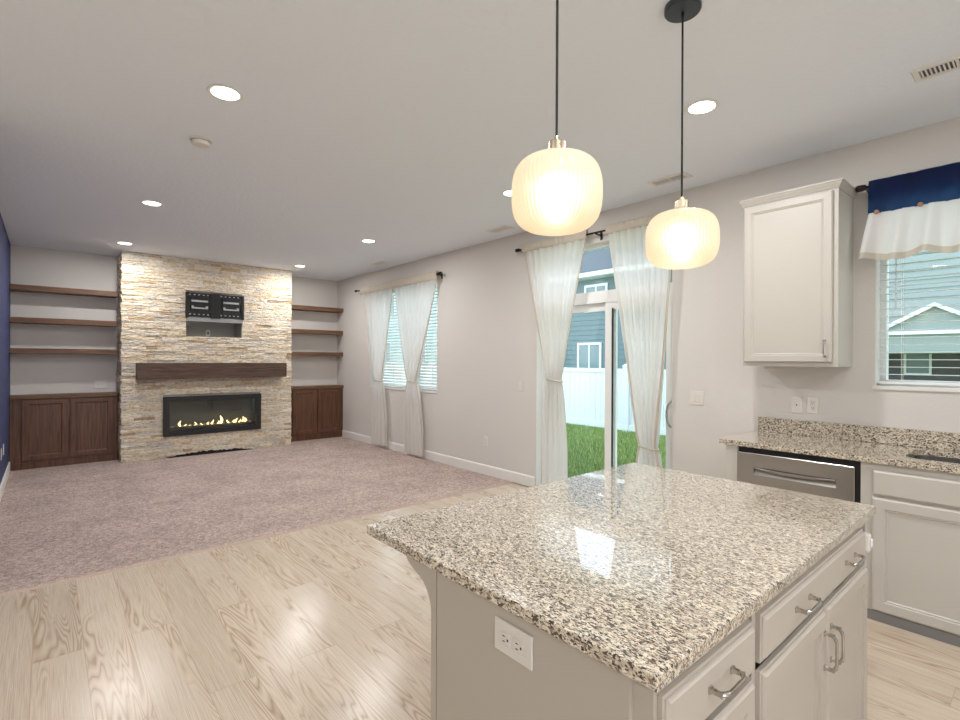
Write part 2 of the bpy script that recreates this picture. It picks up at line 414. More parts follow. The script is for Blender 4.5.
STONES = [(lin(244, 232, 212), 30), (lin(236, 220, 194), 16), (lin(248, 240, 226), 28), (lin(232, 224, 212), 14), (lin(222, 198, 166), 6), (lin(224, 218, 210), 10), (lin(200, 174, 148), 2)]
cols = [c for c, w_ in STONES for _ in range(w_)]
b = B(); CL = b.loops.layers.float_color.new('Col')
def stone(bm, O, U, N, w, h, dep):
    """one split-face strip: front grid of rough points"""
    O, U, N = Vector(O), Vector(U), Vector(N); nx = max(2, int(w/.035)); col = random.choice(cols); k = random.uniform(.93, 1.05)
    col = tuple(min(1, c*k) for c in col[:3])+(1,)
    g = [[None]*(nx+1) for _ in range(4)]; z = Vector((0, 0, 1))
    for j, v in enumerate((0, .12, .8, 1)):
        for i in range(nx+1):
            d = dep + (random.uniform(-.005, .006) if 0 < i < nx else -.003)
            d -= .005 if j in (0, 3) else 0
            g[j][i] = bm.verts.new(O + U*(w*i/nx) + z*(h*v) + N*max(.002, d))
    fs = [bm.faces.new((g[j][i], g[j][i+1], g[j+1][i+1], g[j+1][i])) for j in range(3) for i in range(nx)]
    bk = [bm.verts.new(O), bm.verts.new(O+U*w), bm.verts.new(O+U*w+z*h), bm.verts.new(O+z*h)]
    fs.append(bm.faces.new([bk[0], bk[1]] + [g[0][i] for i in range(nx, -1, -1)]))
    fs.append(bm.faces.new([bk[3], bk[2]] + [g[3][i] for i in range(nx, -1, -1)]))
    fs.append(bm.faces.new([bk[0], bk[3]] + [g[j][0] for j in (3, 2, 1, 0)]))
    fs.append(bm.faces.new([bk[1], bk[2]] + [g[j][nx] for j in (3, 2, 1, 0)]))
    for f in fs:
        for lp in f.loops: lp[CL] = col
z = 0.0
while z < H-.004:
    h_ = random.choice((.022, .03, .038, .038, .05)); h_ = min(h_, H-z)
    cuts = [SX0, SX1]
    for N_ in (NICHE, FIRE):
        if z+h_ > N_[2]+.004 and z < N_[3]-.004: cuts += [N_[0], N_[1]]
    cuts = sorted(cuts)
    for a, c in zip(cuts[::2], cuts[1::2]):
        x = a
        while x < c-.003:
            w_ = random.uniform(.07, .32)
            if c-x-w_ < .05: w_ = c-x
            stone(b, (x, SY+.03, z+.0006), (1, 0, 0), (0, -1, 0), w_-.0012, h_-.0012, random.uniform(.018, .036)); x += w_
    # returns on both sides of the breast
    for xs, s in ((SX0+.02, -1), (SX1-.02, 1)):
        y = SY+.02
        while y < BY-.02:
            w_ = min(random.uniform(.1, .3), BY-y)
            stone(b, (xs, y, z+.0006), (0, 1, 0), (s, 0, 0), w_-.001, h_-.0012, random.uniform(.014, .036)); y += w_
    z += h_
o = obj('stone_veneer', b, M_STONE, chim)
# ragged dark strip standing in for shade in the vent gap under the stone
b = B(); n_ = 46; top = []
for i in range(n_+1):
    t = i/n_; x = 1.31 + 1.19*t
    top.append((x, .014 + .052*math.sin(PI*min(1, t*1.02))**.7*random.uniform(.55, 1.1)))
rings(b, [[(x, y, zz) for x, zz in ([(1.31, .013)] + top + [(2.50, .013)])] for y in (SY-.022, SY+.02)])
obj('gap_shade_strip', b, mat('vent_gap_shade', lin(30, 28, 27), .95, bump=1, bscale=60), chim)

# niche contents
pl = thing('wall_outlet', 'pale electrical outlet at the back of the recessed niche above the mantel', 'outlet', (1.93, BY-.125, 1.84))
bx('plate', M_PLATE, pl, 1.90, 1.96, BY-.128, BY-.121, 1.80, 1.90, bev=.002)
bx('socket', M_SLOT, pl, 1.92, 1.94, BY-.131, BY-.127, 1.83, 1.86)
tm = thing('television_wall_mount', 'black steel television bracket fixed across the top of the stone niche', 'tv mount', (1.93, SY-.03, 1.98))
b = B(); y0 = SY-.02
for zz in (2.355, 2.065): box(b, 1.535, 2.335, y0-.012, y0+.01, zz, zz+.065)
for xx in (1.535, 1.87, 2.30): box(b, xx, xx+(.13 if xx == 1.87 else .035), y0-.022, y0+.008, 2.05, 2.425)
for xx in (1.60, 2.03): box(b, xx, xx+.25, y0-.006, y0+.008, 2.12, 2.36)
nf = len(b.faces)
for zz in (2.385, 2.095):
    for i in range(12):
        xx = 1.58 + i*.06
        box(b, xx, xx+.022, y0-.0135, y0-.011, zz, zz+.012)
b.faces.ensure_lookup_table()
for f in b.faces[nf:]: f.material_index = 1
obj('wall_plate', b, M_BLK, tm).data.materials.append(M_GALVD)
for xx in (1.61, 2.04):
    b = B(); box(b, xx, xx+.22, y0-.02, y0-.006, 2.285, 2.312); box(b, xx, xx+.22, y0-.02, y0-.006, 2.185, 2.205)
    box(b, xx, xx+.03, y0-.024, y0-.006, 2.19, 2.225); box(b, xx+.19, xx+.22, y0-.024, y0-.006, 2.19, 2.225)
    obj('hanger_bar', b, M_GALVD, tm)
bx('lower_shelf', mat('brushed_grey_bracket', lin(150, 150, 152), .5, .4), tm, 1.55, 2.32, y0-.01, y0+.10, 1.995, 2.055, bev=.003)

# mantel
b = B(); box(b, .935, 2.935, 8.175, SY+.01, 1.155, 1.380, bev=.006)
bmesh.ops.subdivide_edges(b, edges=[e for e in b.edges if e.calc_length() > 1], cuts=24)
for v in b.verts: v.co += Vector((0, random.uniform(-.003, .003), random.uniform(-.002, .002)))
tag(obj('mantel_beam', b, M_MANT), 'rough dark brown wooden beam mantel across the stone chimney breast', 'mantel')

# electric fireplace
fp = thing('electric_fireplace', 'long black framed linear fireplace with small flames set in pale stone', 'fireplace', (1.93, SY, .322))
f0, f1, f2, f3 = FIRE; yf = SY-.03
b = B()
rects(b, (0, 0, 0), (1, 0, 0), (0, 0, 1), (0, -1, 0), [(f0, f1, f2, f3, -yf-.03), (f0, f1, f2, f3, -yf+.004), (f0+.004, f1-.004, f2+.004, f3-.004, -yf+.008),
   (f0+.075, f1-.075, f2+.075, f3-.06, -yf+.008), (f0+.08, f1-.08, f2+.08, f3-.065, -yf-.03)])
b.faces.ensure_lookup_table()
bmesh.ops.delete(b, geom=[f for f in b.faces if len(f.verts) == 4 and abs(f.calc_area()-(f1-f0-.16)*(f3-f2-.145)) < .002 or abs(f.calc_area()-(f1-f0)*(f3-f2)) < .0005], context='FACES')
obj('frame', b, mat('black_satin_frame', lin(30, 30, 33), .35), fp)
b = B(); t_ = .008
box(b, f0+.03, f1-.03, yf+.30, yf+.31, f2+.03, f3-.03); box(b, f0+.03, f0+.04, yf+.03, yf+.3, f2+.03, f3-.03); box(b, f1-.04, f1-.03, yf+.03, yf+.3, f2+.03, f3-.03)
box(b, f0+.03, f1-.03, yf+.03, yf+.3, f3-.04, f3-.03); box(b, f0+.03, f1-.03, yf+.03, yf+.3, f2+.03, f2+.04)
obj('firebox', b, mat('firebox_lining', lin(74, 74, 72), .6), fp)
bx('ember_tray', M_BLKP, fp, f0+.05, f1-.05, yf+.06, yf+.24, f2+.04, f2+.115)
b = B(); random.seed(3)
for i in range(90):
    x = f0+.1+(f1-f0-.2)*random.random(); y = yf+.08+.14*random.random(); s_ = random.uniform(.006, .014)
    bmesh.ops.create_icosphere(b, subdivisions=1, radius=s_, matrix=Matrix.Translation((x, y, f2+.115+s_*.5)))
obj('glass_pebbles', b, mat('crystal_pebbles', lin(190, 182, 170), .2), fp)['kind'] = 'stuff'
M_FLAME = emis('flame_glow', (1, .62, .25, 1), 4)
FL = [(.13, .085), (.19, .03), (.24, .02), (.30, .055), (.37, .03), (.45, .04), (.50, .07), (.57, .05), (.60, .13), (.68, .055), (.76, .05), (.79, .07), (.83, .05), (.87, .09), (.90, .07)]
for t, hh in FL:
    x = f0+.08+(f1-f0-.16)*t; w_ = .007+hh*.13; y = yf+.13+.03*random.random(); L = []
    for k in range(7):
        q = k/6; rr = w_*(math.sin(PI*min(1, .18+q*.82))**.8)*(1-q*.55)+.0008; dx = .012*math.sin(q*5+t*20)
        L.append([(x+dx+rr*math.cos(a*PI/4), y+rr*.6*math.sin(a*PI/4), f2+.118+hh*q) for a in range(8)])
    b = B(); rings(b, L); obj('flame', b, M_FLAME, fp, smooth=True)
bx('glass_pane', M_GLASS, fp, f0+.078, f1-.078, yf+.016, yf+.020, f2+.078, f3-.063)

# ------------------------------------------------------------ alcove shelves and base cabinets
AY = 8.70
def door_front(bm, O, U, V, N, w, h, t=.02, fr=.055, deep=.007):
    panel(bm, O, U, V, N, w, h, [(0, 0), (0, t-.003), (.003, t), (fr-.006, t), (fr, t-.003), (fr+.003, t-deep), (fr+.012, t-deep-.001)])
def wood_cab(x0, x1, doors, label, stile0, stile1):
    c = thing('alcove_cabinet', label, 'cabinet', ((x0+x1)/2, AY, .012), 'dark base cabinets beside the fireplace')
    bx('body', M_DW, c, x0, x1, AY, BY-.003, .014, .915)
    bx('plinth', M_DW, c, x0, x1, AY-.006, AY, .012, .095)
    bx('top_board', M_DWX, c, x0, x1, AY-.03, BY-.003, .915, .962, bev=.004)
    for d0, d1 in doors:
        b_ = B(); door_front(b_, (d0, AY-.001, .122), (1, 0, 0), (0, 0, 1), (0, -1, 0), d1-d0, .905-.122, .02, .062, .009); obj('door', b_, M_DW, c)
    return c
wood_cab(LW+.004, SX0-.018, [(-.238, .217), (.24, .705)], 'dark brown two-door base cabinet left of the stone fireplace', 0, 0)
wood_cab(SX1+.018, WX-.004, [(3.225, 3.655), (3.675, 4.11)], 'dark brown two-door base cabinet right of the stone fireplace, near the curtained window', 0, 0)
hts = [('top', 2.385), ('middle', 1.968), ('bottom', 1.570)]
for side, (x0, x1) in (('left', (LW+.002, SX0-.018)), ('right', (SX1+.018, WX-.002))):
    for nme, zz in hts:
        b = B(); box(b, x0, x1, AY, BY-.001, zz-.072, zz, bev=.003)
        tag(obj('floating_shelf', b, M_DWX), f'{nme} dark brown floating shelf in the alcove {side} of the stone fireplace', 'shelf', f'floating shelves in the {side} alcove')

# ------------------------------------------------------------ wall plates
def plate(name, label, pos, axis, kind, cat='outlet', w=.072, h=.118, group=None):
    """axis: direction the plate faces"""
    x, y, z_ = pos; root = thing(name, label, cat, pos, group)
    N = Vector(axis); V = Vector((0, 0, 1)); U = V.cross(N)
    def T(bm, u0_, u1, v0, v1, d0, d1, bev=0):
        k = B(); box(k, u0_, u1, v0, v1, d0, d1, bev=bev)
        me = bpy.data.meshes.new('t'); k.to_mesh(me); k.free()
        st = len(bm.verts); bm.from_mesh(me); bpy.data.meshes.remove(me); bm.verts.ensure_lookup_table()
        for v in bm.verts[st:]: v.co = Vector(pos)+U*v.co.x+V*v.co.y+N*v.co.z
    b_ = B(); T(b_, -w/2, w/2, -h/2, h/2, 0, .006, .0025); obj('plate', b_, M_PLATE, root)
    if kind == 'duplex' or kind == 'duplex_h':
        for s in (-1, 1):
            cu, cv = (s*.021, 0) if kind == 'duplex_h' else (0, s*.02)
            b_ = B(); T(b_, cu-.015, cu+.015, cv-.014, cv+.014, .005, .0085, .003); so = obj('socket', b_, M_PLATE, root)
            b_ = B()
            if kind == 'duplex_h':
                for q in (-.006, .006): T(b_, cu-.008, cu-.001, cv+q-.001, cv+q+.001, .008, .0092)
                T(b_, cu+.006, cu+.010, cv-.0025, cv+.0025, .008, .0092)
            else:
                for q in (-.006, .006): T(b_, cu+q-.001, cu+q+.001, cv-.002, cv+.006, .008, .0092)
                T(b_, cu-.0025, cu+.0025, cv-.010, cv-.006, .008, .0092)
            obj('slots', b_, M_SLOT, so)
    elif kind == 'rocker':
        b_ = B(); T(b_, -.016, .016, -.033, .033, .005, .009, .002); obj('rocker', b_, M_PLATE, root)
    elif kind == 'double':
        for s in (-1, 1):
            b_ = B(); T(b_, s*.024-.016, s*.024+.016, -.033, .033, .005, .0095, .002); obj('rocker', b_, M_PLATE, root)
    elif kind == 'jack':
        b_ = B(); T(b_, -.004, .004, -.004, .004, .005, .009); obj('jack', b_, M_SLOT, root)
    return root
plate('light_switch', 'single white switch on the wall just left of the sliding door curtain', (WX, 4.09, 1.144), (-1, 0, 0), 'rocker', 'light switch')
plate('wall_outlet', 'white outlet low on the wall between the curtained window and sliding door', (WX, 4.695, .43), (-1, 0, 0), 'duplex')
plate('light_switch', 'two-gang white switch plate on the wall right of the sliding door', (WX, 2.009, 1.132), (-1, 0, 0), 'double', 'light switch', w=.118)
plate('cable_jack', 'white jack plate with one dark hole above the granite backsplash', (KX, 1.259, 1.128), (-1, 0, 0), 'jack', 'wall jack')
plate('wall_outlet', 'white duplex outlet above the backsplash right of the jack plate', (KX, 1.158, 1.133), (-1, 0, 0), 'duplex')
plate('wall_outlet', 'white double outlet plate in the left alcove above the dark cabinet', (.58, BY, 1.077), (0, -1, 0), 'duplex_h', w=.13)
plate('wall_outlet', 'white plate low on the navy wall, nearer the dark cabinet', (LW, 7.58, .44), (1, 0, 0), 'duplex')
plate('wall_outlet', 'white plate low on the navy wall, at the left photo edge', (LW, 7.22, .44), (1, 0, 0), 'duplex')

# ------------------------------------------------------------ windows, blinds and sliding door
def frame_x(bm, x0, x1, y0, y1, z0, z1, t):
    box(bm, x0, x1, y0, y0+t, z0, z1); box(bm, x0, x1, y1-t, y1, z0, z1)
    box(bm, x0, x1, y0+t, y1-t, z0, z0+t); box(bm, x0, x1, y0+t, y1-t, z1-t, z1)
def window(name, W_, wallx, sill=True, mull=None):
    y0, y1, z0, z1 = W_; r_ = sthing(name, (wallx, (y0+y1)/2, z0))
    fx = WX+.10
    b_ = B(); frame_x(b_, fx, fx+.07, y0, y1, z0, z1, .04)
    obj('window_frame', b_, M_VINYL, r_)
    if mull:
        bx('mullion', M_VINYL, r_, fx+.005, fx+.06, mull-.028, mull+.028, z0+.04, z1-.04)
    bx('pane', M_GLASS, r_, fx+.03, fx+.034, y0+.04, y1-.04, z0+.04, z1-.04)
    bx('window_sill', M_TRIM, r_, wallx-.012, fx, y0-.01, y1+.01, z0-.022, z0+.004, bev=.003)
    # white painted jamb liners
    b_ = B(); box(b_, wallx+.002, fx, y1-.006, y1-.0005, z0, z1); box(b_, wallx+.002, fx, y0+.0005, y0+.006, z0, z1); box(b_, wallx+.002, fx, y0+.006, y1-.006, z1-.006, z1-.0005)
    obj('jamb', b_, M_TRIM, r_)
    return r_
window('window_1', WIN, WX, mull=6.42)
window('window_2', KWIN, KX, mull=None)

def slat_mat():
    m, n, l, b_ = nm('blind_slat_white'); out = n['Material Output']; b_.inputs['Base Color'].default_value = lin(236, 236, 232); b_.inputs['Roughness'].default_value = .4
    tl = n.new('ShaderNodeBsdfTranslucent'); tl.inputs[0].default_value = lin(240, 244, 244); x = n.new('ShaderNodeMixShader'); x.inputs[0].default_value = .3
    l.new(b_.outputs[0], x.inputs[1]); l.new(tl.outputs[0], x.inputs[2]); l.new(x.outputs[0], out.inputs[0]); return m
M_SLAT = slat_mat()
def blind(label, x, y0, y1, z0, z1, step, tilt, label_group=None, wand=None):
    r_ = thing('window_blind', label, 'blind', (x, (y0+y1)/2, z1))
    bx('headrail', M_VINYL, r_, x-.028, x+.028, y0, y1, z1-.05, z1-.008, bev=.003)
    b_ = B(); zz = z1-.075; ca, sa = math.cos(tilt), math.sin(tilt); w_ = .048
    while zz > z0+.045:
        L = []
        for yy in (y0, y1):
            row = []
            for q, th in ((-.5, .0006), (-.25, .002), (0, .0028), (.25, .002), (.5, .0006)):
                row.append((x+q*w_*ca-th*sa, yy, zz+q*w_*sa+th*ca))
            for q, th in ((.5, -.0012), (.25, .0), (0, .0006), (-.25, .0), (-.5, -.0012)):
                row.append((x+q*w_*ca-th*sa, yy, zz+q*w_*sa+th*ca))
            L.append(row)
        rings(b_, L); zz -= step
    obj('slats', b_, M_SLAT, r_)
    bx('bottom_rail', M_VINYL, r_, x-.025, x+.025, y0, y1, z0+.008, z0+.024, bev=.003)
    n2 = 3 if y1-y0 > .9 else 2
    for i in range(n2):
        yy = y0+.12+(y1-y0-.24)*i/(n2-1)
        b_ = B(); tube(b_, [(x-.026, yy, z0+.02), (x-.026, yy, z1-.05)], .0012, 5); tube(b_, [(x+.026, yy, z0+.02), (x+.026, yy, z1-.05)], .0012, 5)
        obj('ladder_cord', b_, M_VINYL, r_)
    if wand:
        b_ = B(); tube(b_, [(x-.035, wand[0], z1-.05), (x-.037, wand[0], wand[1])], .004, 8); obj('tilt_wand', b_, mat('clear_wand', lin(190, 186, 186), .2), r_)
    return r_
blind('white slatted blind in the far half of the curtained living room window', WX+.055, 6.71, WIN[1]-.012, WIN[2]+.006, WIN[3]-.008, .046, .62)
blind('white slatted blind in the near half of the curtained living room window', WX+.055, WIN[0]+.012, 6.69, WIN[2]+.006, WIN[3]-.008, .046, .62)
blind('white slatted blind hanging open in the kitchen window over the sink', KX+.055, KWIN[0]+.012, KWIN[1]-.012, KWIN[2]+.006, KWIN[3]-.008, .048, .0, wand=(.70, 1.78))

dr = sthing('door_1', (WX, 3.04, 0))
y0, y1, z0, z1 = DOOR; DX = WX+.085
b = B(); frame_x(b, DX, DX+.085, y0, y1, 0, z1, .035); box(b, DX, DX+.085, y0+.035, y1-.035, 2.03, 2.15)
obj('door_frame', b, M_VINYL, dr)
bx('transom_pane', M_GLASS, dr, DX+.04, DX+.045, y0+.035, y1-.035, 2.15, z1-.035)
b = B(); frame_x(b, DX+.048, DX+.078, 2.90, y1-.035, .035, 2.03, .075); fxp = obj('fixed_panel', b, M_VINYL, dr)
bx('pane', M_GLASS, fxp, DX+.062, DX+.067, 2.97, y1-.10, .10, 1.96)
b = B(); frame_x(b, DX+.008, DX+.040, y0+.036, 3.00, .036, 2.03, .075); sl = obj('sliding_panel', b, M_VINYL, dr)
bx('pane', M_GLASS, sl, DX+.022, DX+.027, y0+.10, 2.93, .11, 1.96)
bx('weather_strip', M_BLKP, sl, DX+.001, DX+.009, 2.902, 2.916, .09, 1.97)
b = B(); hy = y0+.040; pts = []
for k in range(15):
    a = PI*k/14; pts.append((DX-.035*math.sin(a)**.5 if math.sin(a) > 0 else DX, hy+.042*math.sin(a), .965-.115*math.cos(a)))
tube(b, pts, .009, 10); obj('door_handle', b, M_NICK, sl, smooth=True)
b = B(); box(b, WX+.002, DX, y1-.006, y1-.0005, 0, z1); box(b, WX+.002, DX, y0+.0005, y0+.006, 0, z1); box(b, WX+.002, DX, y0+.006, y1-.006, z1-.006, z1-.0005)
obj('jamb', b, M_TRIM, dr)
bx('threshold', M_GALV, dr, WX-.01, DX+.01, y0+.006, y1-.006, 0, .02)

# ------------------------------------------------------------ curtains
def ease(t): return t*t*(3-2*t)
def curtain(name, label, x, top, tie, bot, zt, ztie, zb, folds, group, seed, hh=.084):
    random.seed(seed); root = thing(name, label, 'curtain', (x, (top[0]+top[1])/2, zb), group)
    ph = [random.uniform(0, 6.28) for _ in range(4)]
    def edges(z_):
        if z_ >= ztie:
            t = (zt-z_)/(zt-ztie); e = t**1.04
            a = [top[i]+(tie[i]-top[i])*e for i in (0, 1)]
            return a[0], a[1]
        t = (ztie-z_)/(ztie-zb); e = min(1, t*1.6)**.6
        return tuple(tie[i]+(bot[i]-tie[i])*e for i in (0, 1))
    def surf(u, z_, gather=0):
        a, c = edges(z_); w0 = abs(top[1]-top[0]); wd = abs(c-a)
        tight = 1-min(1, wd/w0)
        amp = .019+.032*tight
        if abs(z_-ztie) < .08: amp *= .55+.45*abs(z_-ztie)/.08
        uu = u+.012*math.sin(6.28*2*u+ph[0]+z_*1.5)
        f = math.sin(2*PI*folds*uu+ph[1]) + .4*math.sin(2*PI*folds*.47*uu+ph[2]+z_) + .25*math.sin(2*PI*folds*2.1*uu+ph[3])
        return Vector((x-amp*f*.8, a+(c-a)*u + .006*math.cos(2*PI*folds*u)*tight, z_))
    nu = folds*14; zs = []
    z_ = zt-hh+.009
    while z_ > zb: zs.append(z_); z_ -= .03
    zs.append(zb)
    b_ = B(); rings(b_, [[surf(i/nu, q) for i in range(nu+1)] for q in zs], False, False, False)
    obj('panel', b_, M_SHEER, root, smooth=True)
    # gathered header wrapped round the rod
    b_ = B(); L = []; hf = folds*1.6
    for th in range(14):
        a = 2*PI*th/13; row = []
        for i in range(nu+1):
            u = i/nu; g = 1+.35*math.sin(2*PI*hf*u+ph[2])+.2*math.sin(2*PI*hf*.43*u)
            yy = top[0]+(top[1]-top[0])*u
            row.append(Vector((x+math.sin(a)*(.013+.009*g), yy, zt+.008-hh/2+math.cos(a)*hh/2+(.009*g-.006 if math.cos(a) > 0 else 0))))
        L.append(row)
    rings(b_, L, False, False, False); obj('header', b_, M_HEAD, root, smooth=True)
    # side hems
    for q in (0, 1):
        b_ = B(); L = []
        for z2 in zs:
            p = surf(q, z2); a, c = edges(z2); s = (1 if c > a else -1)*(1 if q == 0 else -1); w_ = min(.018, abs(c-a)*.25)
            L.append([p+Vector((-.004, 0, 0)), p+Vector((-.004, s*w_, 0)), p+Vector((.003, s*w_, 0)), p+Vector((.003, 0, 0))])
        rings(b_, L); obj('side_hem', b_, M_HEAD, root, smooth=False)
    # tieback
    cm = (tie[0]+tie[1])/2; rw = abs(tie[1]-tie[0])/2+.012; L = []
    b_ = B(); pts_ = [(x+.048*math.cos(a), cm+rw*math.sin(a), ztie+.014*math.sin(a*1.0)) for a in [2*PI*k/20 for k in range(21)]]
    tube(b_, pts_, .009, 8); obj('tieback', b_, M_HEAD, root, smooth=True)
    return root
CX_ = WX-.085
curtain('sheer_curtain', 'tied-back white sheer curtain on the far side of the living room window', CX_, (7.86, 6.80), (7.35, 7.14), (7.42, 7.00), 2.665, 1.10, .07, 9, 'sheer curtains on the living room window', 1, .12)
curtain('sheer_curtain', 'tied-back white sheer curtain on the near side of the living room window', CX_, (6.80, 5.62), (6.34, 6.13), (6.42, 5.97), 2.665, 1.12, .06, 9, 'sheer curtains on the living room window', 2, .12)
curtain('sheer_curtain', 'long tied-back sheer curtain on the left side of the sliding glass door', CX_, (3.98, 3.09), (3.60, 3.42), (3.68, 3.36), 2.735, 1.235, .03, 9, 'sheer curtains on the sliding door', 3)
curtain('sheer_curtain', 'long tied-back sheer curtain on the right side of the sliding glass door', CX_, (2.86, 2.17), (2.49, 2.325), (2.52, 2.26), 2.735, .67, .03, 9, 'sheer curtains on the sliding door', 4)
def rod(label, x, y0_, y1_, z_, brackets, finials):
    r_ = thing('curtain_rod', label, 'curtain rod', (x, (y0_+y1_)/2, z_))
    b_ = B(); tube(b_, [(x, y0_, z_), (x, y1_, z_)], .009, 12); obj('rod', b_, M_BRON, r_, smooth='auto')
    for yy, s in finials:
        b_ = B(); lathe(b_, (x, yy, z_), [(.010, 0), (.019, s*.004), (.021, s*.02), (.021, s*.045), (.017, s*.055), (.006, s*.058)], 16, 'Y'); obj('finial', b_, M_BRON, r_, smooth='auto')
    for yy, wx in brackets:
        b_ = B(); box(b_, x-.012, wx, yy-.006, yy+.006, z_-.022, z_-.010); box(b_, wx-.006, wx, yy-.012, yy+.012, z_-.06, z_+.015); obj('bracket', b_, M_BRON, r_)
rod('dark bronze rod carrying the living room window curtains', CX_, 5.60, 8.0, 2.632, [(5.63, WX), (7.93, WX)], [(5.60, -1), (8.0, 1)])
rod('dark bronze rod carrying the sliding door curtains', CX_, 2.10, 4.04, 2.70, [(2.98, WX), (4.02, WX), (2.13, WX)], [(2.10, -1), (4.04, 1)])

# kitchen valance: navy over white ruffle with wooden buttons
VX = 4.05
rod('dark bronze rod holding the navy kitchen valance', VX, -.62, .835, 2.585, [(-.58, KX), (.832, KX)], [(.835, 1), (-.62, -1)])
va = thing('kitchen_valance', 'navy cotton valance with gathered white ruffle over the kitchen window', 'valance', (VX, .1, 2.1))
random.seed(11)
def navy_pt(u, v):
    y = .82-1.40*u; zz = 2.617-(2.617-2.398)*v
    a = .004+.008*v
    return Vector((VX-.014-a*math.sin(u*70)-.004*math.sin(u*31+v*2)-.012*v, y, zz))
b = B(); rings(b, [[navy_pt(i/160, j/12) for i in range(161)] for j in range(13)], False, False, False); obj('navy_band', b, M_NAVYC, va, smooth=True)
b = B(); L = []
for th in range(10):
    a = PI*th/9; L.append([Vector((VX+.0-.014*math.cos(a), .82-1.40*i/160, 2.60+.020*math.sin(a)+.0015*math.sin(i*.9))) for i in range(161)])
L.append([Vector((VX+.014, .82-1.40*i/160, 2.475)) for i in range(161)])
rings(b, L, False, False, False); obj('rod_sleeve', b, M_NAVYC, va, smooth=True)
def ruf_pt(u, v):
    y = .815-1.40*u + .045*v*(1-u*2)*(1 if u < .5 else 1); zz = 2.402-.305*v + .012*v*math.sin(u*34+.6)
    a = .009+.030*v
    return Vector((VX-.026-.02*v-a*(math.sin(u*62+.7)+.5*math.sin(u*27+1.9)+.2*math.sin(u*121)), y, zz))
b = B(); rings(b, [[ruf_pt(i/260, j/14*.87) for i in range(261)] for j in range(15)], False, False, False); obj('ruffle', b, M_RUF, va, smooth=True)
b = B(); rings(b, [[ruf_pt(i/260, .87+j/3*.13)+Vector((-.001, 0, 0)) for i in range(261)] for j in range(4)], False, False, False); obj('ruffle_hem', b, M_HEM, va, smooth=True)
for yy in (.772, .560, .348, .136, -.076, -.29, -.5):
    b = B(); c_ = navy_pt((.82-yy)/1.40, .98); lathe(b, (c_.x-.004, yy, 2.402), [(.002, -.012), (.010, -.011), (.014, -.007), (.014, -.002), (.010, 0)], 20, 'X'); obj('button', b, mat('wooden_button', lin(150, 112, 84), .5), va, smooth='auto')

# ------------------------------------------------------------ kitchen run under the window
CF = 3.488; ZT = .914; YL = 1.528; YR = -1.6
b = B()
def rrect(x0, x1, y0, y1, r_, n_=6):
    P_ = []
    for cx_, cy_, a0 in ((x1-r_, y1-r_, 0), (x0+r_, y1-r_, PI/2), (x0+r_, y0+r_, PI), (x1-r_, y0+r_, 3*PI/2)):
        for k in range(n_+1): P_.append((cx_+r_*math.cos(a0+PI/2*k/n_), cy_+r_*math.sin(a0+PI/2*k/n_)))
    return P_
SINK = (3.625, 4.03, -.22, .575, .07)
outer = [(CF, YL), (KX-.001, YL), (KX-.001, YR), (CF, YR)]
def loop_edges(bm, pts, z_):
    vs = [bm.verts.new((p[0], p[1], z_)) for p in pts]
    return [bm.edges.new((vs[i], vs[(i+1) % len(vs)])) for i in range(len(vs))]
E = loop_edges(b, outer, ZT) + loop_edges(b, rrect(*SINK), ZT)
rf = bmesh.ops.triangle_fill(b, use_beauty=True, edges=E)
fs = [f for f in rf['geom'] if isinstance(f, bmesh.types.BMFace)]
ex = bmesh.ops.extrude_face_region(b, geom=fs)
bmesh.ops.translate(b, vec=(0, 0, -.032), verts=[v for v in ex['geom'] if isinstance(v, bmesh.types.BMVert)])
tag(obj('kitchen_countertop', b, M_GRAN), 'speckled granite countertop over the dishwasher and sink cabinet', 'countertop')
b = B(); box(b, 4.105, KX-.0005, YR, YL-.02, ZT+.0005, 1.022, bev=.002)
tag(obj('backsplash', b, M_GRAN), 'low speckled granite backsplash along the kitchen wall', 'backsplash')
sk = thing('undermount_sink', 'stainless steel sink set under the granite by the kitchen window', 'sink', (3.83, .18, .70))
b = B(); x0, x1, y0, y1, r_ = SINK
rings(b, [[(p[0], p[1], z_) for p in rrect(x0-g, x1+g, y0-g, y1+g, r_+g if r_+g > .01 else .01)] for g, z_ in ((.02, .8815), (-.002, .8815), (-.006, .72), (-.03, .70))], False, True)
obj('basin', b, M_STEEL, sk, smooth='auto')
b = B(); lathe(b, (3.83, .18, .7005), [(.0, .0), (.04, 0), (.045, .004)], 24, cap0=False, cap1=False); obj('drain', b, M_NICK, sk)

FX = 3.512      # cabinet face plane
DWY0, DWY1 = .745, 1.412
dwr = thing('dishwasher', 'stainless steel dishwasher with pocket handle under the granite counter', 'dishwasher', (FX, 1.08, .0))
bx('tub_body', M_BLKP, dwr, FX+.012, KX-.03, DWY0, DWY1, .10, .880)
b = B(); py0, py1, pz0, pz1 = .855, 1.308, .706, .757
# front door sheet with a pocket
rects(b, (0, 0, 0), (0, 1, 0), (0, 0, 1), (-1, 0, 0), [(DWY0+.022, DWY1-.001, .12, .845, -FX-.010), (DWY0+.022, DWY1-.001, .12, .845, -FX+.018), (DWY0+.026, DWY1-.004, .124, .841, -FX+.022),
   (py0, py1, pz0, pz1, -FX+.022), (py0+.008, py1-.008, pz0+.034, pz1-.003, -FX-.002)])
obj('door', b, M_STEEL, dwr)
b = B(); L = []
for k in range(25):
    t = k/24; y_ = py0+.004+(py1-py0-.008)*t; zc = pz1-.005-.012*math.sin(PI*t); hh = .003+.006*math.sin(PI*t)
    L.append([(FX-.023, y_, zc-hh), (FX-.025, y_, zc), (FX-.023, y_, zc+hh), (FX-.004, y_, zc+hh*.6), (FX-.004, y_, zc-hh)])
rings(b, L); obj('pocket_lip', b, M_STEEL, dwr, smooth='auto')
